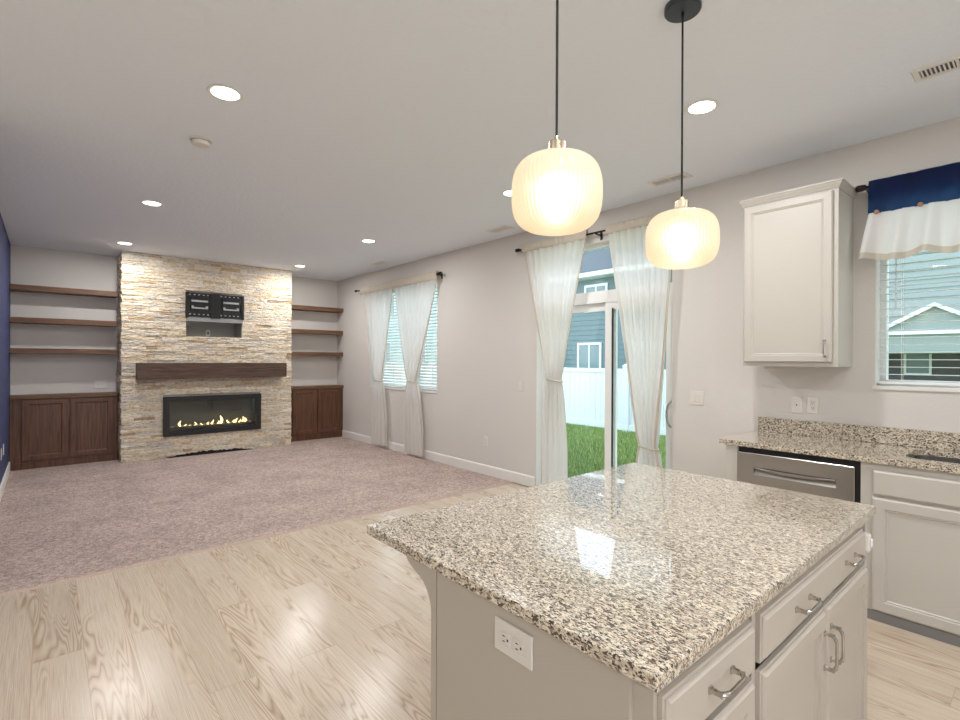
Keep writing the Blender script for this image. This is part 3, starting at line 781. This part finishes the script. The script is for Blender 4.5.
bx('toe_panel', M_BLKP, dwr, FX+.06, FX+.07, DWY0, DWY1, .0, .10)

ep = thing('filler_panel', 'narrow greige end panel left of the dishwasher', 'cabinet panel', (FX, 1.45, 0))
bx('panel', M_CAB2, ep, FX-.012, KX-.002, DWY1+.002, 1.488, 0, .8815)

sc_ = thing('sink_cabinet', 'greige sink base cabinet with false drawer front beside the dishwasher', 'cabinet', (FX, 0, 0))
bx('body', M_CAB2, sc_, FX+.02, KX-.002, -.45, DWY0-.002, .055, .68)
bx('face_frame', M_CAB2, sc_, FX, FX+.0195, -.45, DWY0-.002, .055, .8810)
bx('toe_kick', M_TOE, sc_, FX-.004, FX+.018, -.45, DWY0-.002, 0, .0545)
b = B(); panel(b, (FX-.0005, -.24, .705), (0, 1, 0), (0, 0, 1), (-1, 0, 0), .925, .135, [(0, 0), (0, .012), (.010, .020), (.012, .020)]); obj('false_drawer_front', b, M_CAB2, sc_)
for ya, yb in ((.225, .688), (-.24, .220)):
    b = B(); panel(b, (FX-.0005, ya, .062), (0, 1, 0), (0, 0, 1), (-1, 0, 0), yb-ya, .628, [(0, 0), (0, .013), (.009, .020), (.055, .020), (.062, .014), (.066, .017), (.072, .010), (.085, .010)]); obj('door', b, M_CAB2, sc_)
c2_ = thing('corner_base_cabinet', 'greige base cabinet at the right photo edge beyond the sink cabinet', 'cabinet', (FX, -1, 0))
bx('body', M_CAB2, c2_, FX, KX-.002, YR, -.452, .055, .8810)
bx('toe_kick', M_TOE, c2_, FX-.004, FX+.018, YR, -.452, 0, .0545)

# upper cabinet
uc = thing('wall_cabinet', 'greige single-door wall cabinet with crown moulding left of the kitchen window', 'cabinet', (KX, 1.2, 1.412))
UX = 3.80; uy0, uy1 = .925, 1.497; uz0, uz1 = 1.412, 2.565
bx('body', M_CAB2, uc, UX, KX-.0005, uy0, uy1, uz0, uz1)
b = B(); panel(b, (UX-.0005, .953, 1.440), (0, 1, 0), (0, 0, 1), (-1, 0, 0), 1.487-.953, 2.540-1.440, [(0, 0), (0, .013), (.007, .020), (.046, .020), (.052, .015), (.056, .017), (.062, .011), (.075, .011)])
ud = obj('door', b, M_CAB2, uc)
b = B(); prof_ = [(0, 0), (.006, .0), (.009, .010), (.018, .022), (.023, .034), (.028, .038), (.028, .047), (0, .047)]
for ins in (0,):
    L = []
    for a, zz in prof_:
        L.append([(KX-.0008, uy0-a, uz1-.012+zz), (UX-a, uy0-a, uz1-.012+zz), (UX-a, uy1+a, uz1-.012+zz), (KX-.0008, uy1+a, uz1-.012+zz)])
    rings(b, L, True, True)
obj('crown_moulding', b, M_CAB2, uc)
def pull(name, P0, P1, N, parent, r_=.0042, out=.027):
    """bar pull: flared square feet and a bar standing off along N"""
    P0, P1, N = Vector(P0), Vector(P1), Vector(N).normalized(); D = (P1-P0).normalized(); S_ = N.cross(D)
    b_ = B()
    for P_ in (P0, P1):
        L = []
        for q, w_ in ((0, .0068), (.003, .0068), (.007, .0044), (out-.006, .0040), (out-.001, .0050)):
            L.append([P_+N*q+D*a*w_+S_*c_*w_ for a, c_ in ((-1, -1), (1, -1), (1, 1), (-1, 1))])
        rings(b_, L)
    tube(b_, [P0+N*(out-.006), P0+N*(out+.001)+D*.008, P0+N*(out+.004)+D*.02, P1+N*(out+.004)-D*.02, P1+N*(out+.001)-D*.008, P1+N*(out-.006)], [r_*1.2, r_*1.3, r_, r_, r_*1.3, r_*1.2], 10)
    return obj(name, b_, M_NICK, parent, smooth='auto')
pull('handle', (UX-.02, .990, 1.480), (UX-.02, .990, 1.580), (-1, 0, 0), ud)

# ------------------------------------------------------------ island
IX0, IX1, IY0, IY1 = .784, 2.328, .445, 1.465
isl = thing('island_cabinet', 'greige kitchen island base with drawers, doors and bracketed overhang', 'kitchen island', (1.55, .8, 0))
bx0, bx1, by0, by1 = .806, 2.290, .475, 1.125
bx('carcass', M_CAB, isl, bx0+.006, bx1, by0+.09, by1-.02, .10, .8835)
bx('end_panel', M_CAB, isl, bx0-.006, bx0+.006, .508, 1.100, 0, .8835)
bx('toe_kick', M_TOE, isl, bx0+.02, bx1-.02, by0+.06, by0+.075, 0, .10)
bx('back_panel', M_CAB, isl, bx0+.004, bx1, by1-.02, by1, 0, .8835)
def corbel(xa, xb):
    o_ = [(1.1035, 0), (1.127, 0), (1.127, .755), (1.129, .770), (1.135, .788), (1.147, .809), (1.160, .822), (1.172, .830), (1.197, .841), (1.215, .847), (1.230, .853), (1.244, .861), (1.252, .869), (1.256, .8835), (1.1035, .8835)]
    b_ = B(); prism(b_, o_, 'X', xa, xb); return obj('corbel', b_, M_CAB, isl)
corbel(bx0-.006, bx0+.034); corbel(bx1-.04, bx1)
FYI = by0
for xa, xb in ((bx0+.004, 1.222), (1.240, bx1)):
    b = B(); ya = by0-.008
    box(b, xa, xa+.022, ya, by0+.09, .10, .8835); box(b, xb-.022, xb, ya, by0+.09, .10, .8835)
    box(b, xa+.022, xb-.022, ya, by0+.02, .852, .8835); box(b, xa+.022, xb-.022, ya, by0+.02, .10, .125)
    obj('face_frame', b, M_CAB, isl)
fy = by0-.008
DP = [(0, 0), (0, .010), (.006, .011), (.007, .014), (.014, .020)]
def front_i(name, x0, x1, z0_, z1_, prof_):
    b_ = B(); panel(b_, (x0, fy-.0002, z0_), (1, 0, 0), (0, 0, 1), (0, -1, 0), x1-x0, z1_-z0_, prof_); return obj(name, b_, M_CAB, isl)
d1 = front_i('drawer', .822, 1.218, .742, .857, DP)
d1b = front_i('drawer', .822, 1.218, .430, .727, [(0, 0), (0, .012), (.006, .014), (.012, .020), (.05, .020), (.056, .014), (.07, .014)])
d1c = front_i('drawer', .822, 1.218, .115, .418, [(0, 0), (0, .012), (.006, .014), (.012, .020), (.05, .020), (.056, .014), (.07, .014)])
d2 = front_i('drawer', 1.262, 2.190, .742, .857, DP)
RP = [(0, 0), (0, .010), (.006, .011), (.007, .014), (.014, .020), (.052, .020), (.054, .014), (.062, .013), (.067, .005), (.09, .005)]
dl = front_i('door', 1.262, 1.742, .115, .722, RP)
dd = front_i('door', 1.748, 2.225, .115, .722, RP)
hy_ = fy-.02
pull('handle', (.984, hy_, .806), (1.083, hy_, .806), (0, -1, 0), d1)
pull('handle', (.984, hy_, .60), (1.083, hy_, .60), (0, -1, 0), d1b)
pull('handle', (.984, hy_, .29), (1.083, hy_, .29), (0, -1, 0), d1c)
pull('handle', (1.472, hy_, .806), (1.578, hy_, .806), (0, -1, 0), d2)
pull('handle', (1.930, hy_, .806), (2.036, hy_, .806), (0, -1, 0), d2)
pull('handle', (1.714, hy_, .558), (1.714, hy_, .658), (0, -1, 0), dl)
pull('handle', (1.776, hy_, .558), (1.776, hy_, .658), (0, -1, 0), dd)
b = B(); box(b, IX0, IX1, IY0, IY1, .884, .914, bev=.003)
tag(obj('island_countertop', b, M_GRAN), 'large polished speckled granite slab on the kitchen island', 'countertop')
plate('wall_outlet', 'horizontal white double outlet on the end panel of the island', (bx0-.006, .804, .813), (-1, 0, 0), 'duplex_h', w=.120, h=.074)
lt = thing('child_safety_latch', 'small white plastic safety latch on the far end of the island drawers', 'latch', (2.19, fy, .80))
bx('latch_body', M_PLATE, lt, 2.186, 2.222, fy-.030, fy-.0005, .775, .838, bev=.006)
bx('latch_button', mat('latch_button_white', lin(240, 238, 240), .2), lt, 2.194, 2.214, fy-.036, fy-.0305, .795, .822, bev=.002)

# ------------------------------------------------------------ ceiling lights
M_LENS = emis('light_lens', (1, .95, .86, 1), 9)
def downlight(x, y, label, src=None):
    if src is None:
        r_ = thing('recessed_light', label, 'ceiling light', (x, y, H), 'recessed ceiling lights')
        b_ = B(); lathe(b_, (x, y, H), [(.090, -.0005), (.092, -.004), (.088, -.007), (.074, -.005), (.071, -.0035)], 40, cap0=True, cap1=False); obj('trim_ring', b_, M_TRIM, r_, smooth='auto')
        b_ = B(); lathe(b_, (x, y, H), [(.0715, -.0038), (.04, -.0055), (.002, -.0065)], 40, cap0=True, cap1=True); obj('lens', b_, M_LENS, r_, smooth=True)
    else:
        r_ = copy_tree(src); r_.location = (x, y, H); r_['label'] = label
    la = bpy.data.lights.new('downlight_lamp', 'AREA'); la.shape = 'DISK'; la.size = .14; la.energy = DOWN_W; la.color = DOWN_COL
    lo = bpy.data.objects.new('downlight_lamp', la); C.objects.link(lo); lo.location = (x, y, H-.012)
    return r_
L0 = downlight(.745, 3.03, 'recessed ceiling light nearest the smoke detector, leftmost large one')
for x, y, l_ in ((.752, 5.64, 'second recessed ceiling light from the camera along the left side'),
                 (.754, 7.84, 'recessed ceiling light close to the left alcove shelves'),
                 (3.03, 5.64, 'recessed ceiling light before the curtained living room window'),
                 (3.03, 7.88, 'recessed ceiling light close to the right alcove, beside the stone breast'),
                 (2.873, 1.366, 'recessed ceiling light beside the right pendant cord'),
                 (3.10, 3.17, 'recessed ceiling light hidden behind the left pendant shade')):
    downlight(x, y, l_, L0)
for x, y in ((.75, .2), (2.87, -.9), (.75, -1.6), (-1.6, 1.2), (-1.6, -1.4)):  # unseen lights added to brighten the room
    downlight(x, y, 'added unseen ceiling light over the part of the kitchen out of view', L0)

# smoke detector
sd = thing('smoke_detector', 'round white smoke detector on the ceiling beside the first recessed light', 'smoke detector', (.783, 3.79, H))
b = B(); lathe(b, (.783, 3.79, H), [(.066, 0), (.068, -.008), (.066, -.012)], 36); obj('base_plate', b, M_PLATE, sd, smooth='auto')
b = B(); lathe(b, (.783, 3.79, H), [(.058, -.0125), (.060, -.020), (.052, -.036), (.040, -.040), (.0, -.040)], 36, cap1=False); obj('cover', b, M_PLATE, sd, smooth='auto')
b = B(); lathe(b, (.783, 3.79, H), [(.061, -.0118), (.061, -.0128)], 36); obj('seam_gap', b, M_SLOT, sd)

# HVAC vents
def vent(x, y, w, l_, label):
    r_ = thing('ceiling_vent', label, 'air vent', (x, y, H), 'ceiling air vents')
    b_ = B(); rects(b_, (0, 0, 0), (1, 0, 0), (0, 1, 0), (0, 0, -1), [(x-w/2, x+w/2, y-l_/2, y+l_/2, -H+.0003), (x-w/2, x+w/2, y-l_/2, y+l_/2, -H+.004), (x-w/2+.006, x+w/2-.006, y-l_/2+.006, y+l_/2-.006, -H+.009), (x-w/2+.028, x+w/2-.028, y-l_/2+.028, y+l_/2-.028, -H+.008), (x-w/2+.030, x+w/2-.030, y-l_/2+.030, y+l_/2-.030, -H+.001)])
    obj('frame', b_, M_TRIM, r_)
    bx('duct_shade_sheet', mat('duct_shadow', lin(96, 96, 98), .9), r_, x-w/2+.030, x+w/2-.030, y-l_/2+.030, y+l_/2-.030, H-.0016, H-.0011)  # thin dark sheet painted as the shade inside the duct
    b_ = B(); n2 = int((l_-.06)/.016)
    for i in range(n2):
        yy = y-l_/2+.034+(l_-.072)*i/(n2-1)
        box(b_, x-w/2+.030, x+w/2-.030, yy-.0035, yy+.0035, H-.0075, H-.003)
    box(b_, x-w/2+.03, x+w/2-.03, y-.006, y+.006, H-.0085, H-.002)
    obj('louvres', b_, M_TRIM, r_)
vent(3.38, .335, .15, .34, 'white slotted air vent at the right photo edge above the kitchen')
vent(3.82, 2.082, .15, .32, 'white air vent behind the right pendant cord')
vent(3.86, 4.134, .15, .32, 'white air vent on the ceiling left of the sliding door curtains')
vent(3.846, 6.828, .15, .32, 'white air vent on the ceiling over the living room window')

# pendants
def shade_mat():
    m, n, l, b_ = nm('ribbed_opal_glass'); n.remove(b_); out = n['Material Output']
    col = (1, .84, .66, 1)
    tl = n.new('ShaderNodeBsdfTranslucent'); tl.inputs[0].default_value = col
    rf_ = n.new('ShaderNodeBsdfRefraction'); rf_.inputs['Color'].default_value = (1, .9, .74, 1); rf_.inputs['Roughness'].default_value = .6; rf_.inputs['IOR'].default_value = 1.35
    gl = n.new('ShaderNodeBsdfGlossy'); gl.inputs['Roughness'].default_value = .12
    df = n.new('ShaderNodeBsdfDiffuse'); df.inputs[0].default_value = (.9, .86, .78, 1)
    tp = n.new('ShaderNodeBsdfTransparent'); tp.inputs[0].default_value = (1, .93, .82, 1)
    def mixs(f, a, c_):
        x = n.new('ShaderNodeMixShader'); x.inputs[0].default_value = f; l.new(a, x.inputs[1]); l.new(c_, x.inputs[2]); return x.outputs[0]
    s1 = mixs(.45, tl.outputs[0], rf_.outputs[0]); s2 = mixs(.3, s1, df.outputs[0]); s3 = mixs(.0, s2, tp.outputs[0]); s4 = mixs(.05, s3, gl.outputs[0])
    l.new(s4, out.inputs[0]); return m
M_SHADE = shade_mat(); M_BULB = emis('warm_bulb', (1, .86, .66, 1), 3)
def pendant(x, y, zc, R, hh, label):
    r_ = thing('pendant_light', label, 'pendant lamp', (x, y, H), 'pendants above the island')
    b_ = B(); lathe(b_, (x, y, H), [(.072, -.0005), (.072, -.022), (.069, -.026), (.012, -.027)], 40); obj('canopy', b_, M_CANO, r_, smooth='auto')
    b_ = B(); lathe(b_, (x, y, H), [(.006, -.027), (.006, -.045), (.003, -.047)], 16); obj('cord_grip', b_, M_BLK, r_)
    zt_ = zc+hh/2
    b_ = B(); tube(b_, [(x, y, H-.04), (x, y, zt_+.060)], .0042, 8); obj('cord', b_, M_BLKP, r_)
    b_ = B(); lathe(b_, (x, y, zt_), [(.066, -.004), (.064, .001), (.030, .006), (.027, .008), (.027, .044), (.024, .047), (.010, .048), (.008, .062), (.004, .064)], 36); obj('socket_cap', b_, M_BRASS, r_, smooth='auto')
    prof_ = []; nse = 3.8
    for k in range(41):
        a = PI/2 - PI*k/40
        ca, sa = math.cos(a), math.sin(a)
        rr = R*(abs(ca)**(2/nse)); z_ = hh/2*math.copysign(abs(sa)**(2/2.8), sa)
        if rr < .055 and sa > 0: continue
        if rr < .045 and sa < 0: rr = .045*0+rr
        prof_.append((max(rr, .002), z_))
    b_ = B(); lathe(b_, (x, y, zc), prof_, 288, cap0=False, cap1=True, rib=.010, nrib=64)
    obj('glass_shade', b_, M_SHADE, r_, smooth=True)
    b_ = B(); bmesh.ops.create_uvsphere(b_, u_segments=20, v_segments=12, radius=.03, matrix=Matrix.Translation((x, y, zc))); obj('bulb', b_, M_BULB, r_, smooth=True)
    la = bpy.data.lights.new('pendant_lamp', 'POINT'); la.energy = PEND_W; la.color = (1, .86, .70); la.shadow_soft_size = .05
    lo = bpy.data.objects.new('pendant_lamp', la); C.objects.link(lo); lo.location = (x, y, zc+.0)
pendant(1.202, 1.03, 1.966, .139, .232, 'left ribbed opal glass pendant, hanging nearer the camera')
pendant(1.992, 1.03, 1.950, .142, .228, 'right ribbed opal glass pendant, hanging nearer the kitchen wall')

# ------------------------------------------------------------ outside
GZ = -.12
b = B(); box(b, WX+TH, 60, -30, 60, GZ-.3, GZ); struct(obj('ground', b, mat('lawn_soil', lin(112, 140, 70), 1, var=.3, vscale=2)))
# grass blades in the part of the lawn the door shows
random.seed(5)
gm, n, l, pb = nm('grass_blade'); a = n.new('ShaderNodeAttribute'); a.attribute_name = 'Col'; l.new(a.outputs['Color'], pb.inputs['Base Color']); pb.inputs['Roughness'].default_value = .7
V_, F_, K_ = [], [], []
gc = [lin(112, 142, 66), lin(138, 164, 84), lin(88, 120, 54), lin(188, 196, 128), lin(122, 150, 86)]
for i in range(52000):
    t = random.random(); x = 4.7+4.78*random.random(); yc = x*.80-.0; y = yc*.45+random.random()*x*.72
    hh = random.uniform(.035, .10); a = random.random()*6.28; dx, dy = .006*math.cos(a), .006*math.sin(a); lx, ly = random.uniform(-.03, .03), random.uniform(-.03, .03)
    k = len(V_); V_ += [(x-dx, y-dy, GZ), (x+dx, y+dy, GZ), (x+lx, y+ly, GZ+hh)]; F_.append((k, k+1, k+2)); K_ += [random.choice(gc)]*3
me = bpy.data.meshes.new('grass'); me.from_pydata(V_, [], F_)
at = me.color_attributes.new('Col', 'FLOAT_COLOR', 'POINT'); at.data.foreach_set('color', [c for q in K_ for c in q]); me.materials.append(gm)
go = bpy.data.objects.new('lawn_grass', me); C.objects.link(go); tag(go, 'green lawn grass between the sliding door and white fence', 'grass', kind='stuff')
# vinyl fence
FXX = 9.6; ft = 1.26
fe = thing('vinyl_fence', 'white vinyl privacy fence across the back lawn', 'fence', (FXX, 8, GZ))
M_FEN = mat('fence_vinyl', lin(226, 232, 236), .4)
k = 0; y = 3.76
while y < 30:
    bx('post', M_FEN, fe, FXX-.065, FXX+.065, y-.065, y+.065, GZ, ft+.05)
    b = B(); lathe(b, (FXX, y, ft+.05), [(.10, 0), (.10, .015), (.01, .07)], 4); 
    bmesh.ops.rotate(b, cent=(FXX, y, 0), matrix=Matrix.Rotation(PI/4, 3, 'Z'), verts=b.verts); obj('post_cap', b, M_FEN, fe)
    b = B(); q = y+.07
    while q < y+2.36:
        w_ = min(.147, y+2.37-q); box(b, FXX-.012, FXX+.012, q, q+w_-.004, GZ+.12, ft-.08); q += .15
    obj('board_panel', b, M_FEN, fe)
    b = B(); box(b, FXX-.03, FXX+.03, y+.066, y+2.374, ft-.09, ft); box(b, FXX-.03, FXX+.03, y+.066, y+2.374, GZ+.03, GZ+.16); obj('rail', b, M_FEN, fe)
    y += 2.44
# neighbour houses
def siding(bm, x, y0, y1, z0, z1, step=.19, back=8):
    z_ = z0
    while z_ < z1-.01:
        t = min(z1, z_+step)
        rings(bm, [[(x-.022, yy, z_), (x-.002, yy, t), (x+.05, yy, t), (x+.05, yy, z_)] for yy in (y0, y1)])
        z_ = t
    box(bm, x+.04, x+back, y0, y1, z0, z1)
def hwin(root, x, y0, y1, z0, z1, glass, mull=True, t=.09):
    b_ = B()
    frame_x(b_, x-.06, x-.02, y0, y1, z0, z1, t)
    if mull: box(b_, x-.055, x-.02, (y0+y1)/2-.03, (y0+y1)/2+.03, z0+t, z1-t)
    f_ = obj('window', b_, M_FEN, root); bx('pane', glass, f_, x-.03, x-.024, y0+t, y1-t, z0+t, z1-t)
M_SID1 = mat('slate_teal_siding', lin(108, 128, 134), .8); M_SID2 = mat('pale_sage_siding', lin(140, 152, 150), .8)
M_ROOF = mat('asphalt_shingle', lin(84, 92, 98), .95, bump=.6, bscale=8, var=.25, vscale=9); M_HG = mat('dark_house_glass', lin(120, 140, 148), .12)
hs = thing('neighbour_house', 'slate teal two-storey house beyond the white fence', 'house', (18, 14, -1))
b = B(); siding(b, 16, 8.3, 20, -1, 4.62); obj('siding', b, M_SID1, hs)
b = B(); rings(b, [[(15.45, yy, 4.62), (15.45, yy, 4.72), (20, yy, 8.0), (24.6, yy, 4.72), (24.6, yy, 4.62)] for yy in (7.9, 20.4)]); obj('roof', b, M_ROOF, hs)
bx('gutter', M_FEN, hs, 15.33, 15.45, 7.9, 20.4, 4.58, 4.73)
bx('soffit', M_FEN, hs, 15.45, 16, 7.9, 20.4, 4.57, 4.62)
hwin(hs, 16, 11.15, 12.22, 3.30, 4.36, M_HG)
for yy, za, zb2 in ((11.42, .7, 2.12), (16, .7, 2.1), (8.9, .7, 2.1), (16, 3.3, 4.36)): hwin(hs, 16, yy, yy+1.14, za, zb2, M_HG)
h2 = thing('neighbour_house', 'pale sage sided house with white gable seen through the kitchen window', 'house', (16, 0, -1))
b = B(); siding(b, 14, -9, 6.6, -1, 6.2); obj('siding', b, M_SID2, h2)
b = B(); rings(b, [[(13.5, yy, 6.2), (13.5, yy, 6.3), (18, yy, 9), (22.6, yy, 6.3), (22.6, yy, 6.2)] for yy in (-9.4, 7.0)]); obj('roof', b, M_ROOF, h2)
# porch gable
b = B(); ap = (1.47, 2.50); sl_ = .56
for s in (-1, 1):
    rings(b, [[(xx, ap[0], ap[1]), (xx, ap[0]+s*1.5, ap[1]-1.5*sl_), (xx, ap[0]+s*1.5, ap[1]-1.5*sl_-.07), (xx, ap[0], ap[1]-.07)] for xx in (11.9, 11.98)])
obj('gable_trim', b, M_FEN, h2)
b = B(); rings(b, [[(xx, ap[0]-1.5, ap[1]-.9), (xx, ap[0]+1.5, ap[1]-.9), (xx, ap[0], ap[1]-.04)] for xx in (11.99, 14)]); obj('porch_gable', b, M_SID2, h2)
bx('porch_beam', M_FEN, h2, 11.93, 12.0, -.4, 3.4, 1.94, 2.0)
bx('garage_wall', mat('charcoal_siding', lin(66, 74, 78), .8), h2, 13.2, 13.95, -1.5, 4.2, -1, 1.95)
hwin(h2, 13.2, 1.66, 2.08, 1.18, 1.72, M_HG, False, .035)

h3 = thing('neighbour_house', 'pale blue sided house glimpsed through the living room window blinds', 'house', (18, 33, -1))
b = B(); siding(b, 17, 22, 46, -1, 6.4); obj('siding', b, mat('pale_blue_siding', lin(178, 206, 208), .8), h3)
b = B(); rings(b, [[(16.4, yy, 6.4), (16.4, yy, 6.5), (21, yy, 9.4), (25.6, yy, 6.5), (25.6, yy, 6.4)] for yy in (21.6, 46.4)]); obj('roof', b, M_ROOF, h3)
for yy, za in ((24.5, 1.2), (28.5, 1.2), (33, 1.2), (28, 4.2), (34, 4.2)): hwin(h3, 17, yy, yy+1.3, za, za+1.4, M_HG)
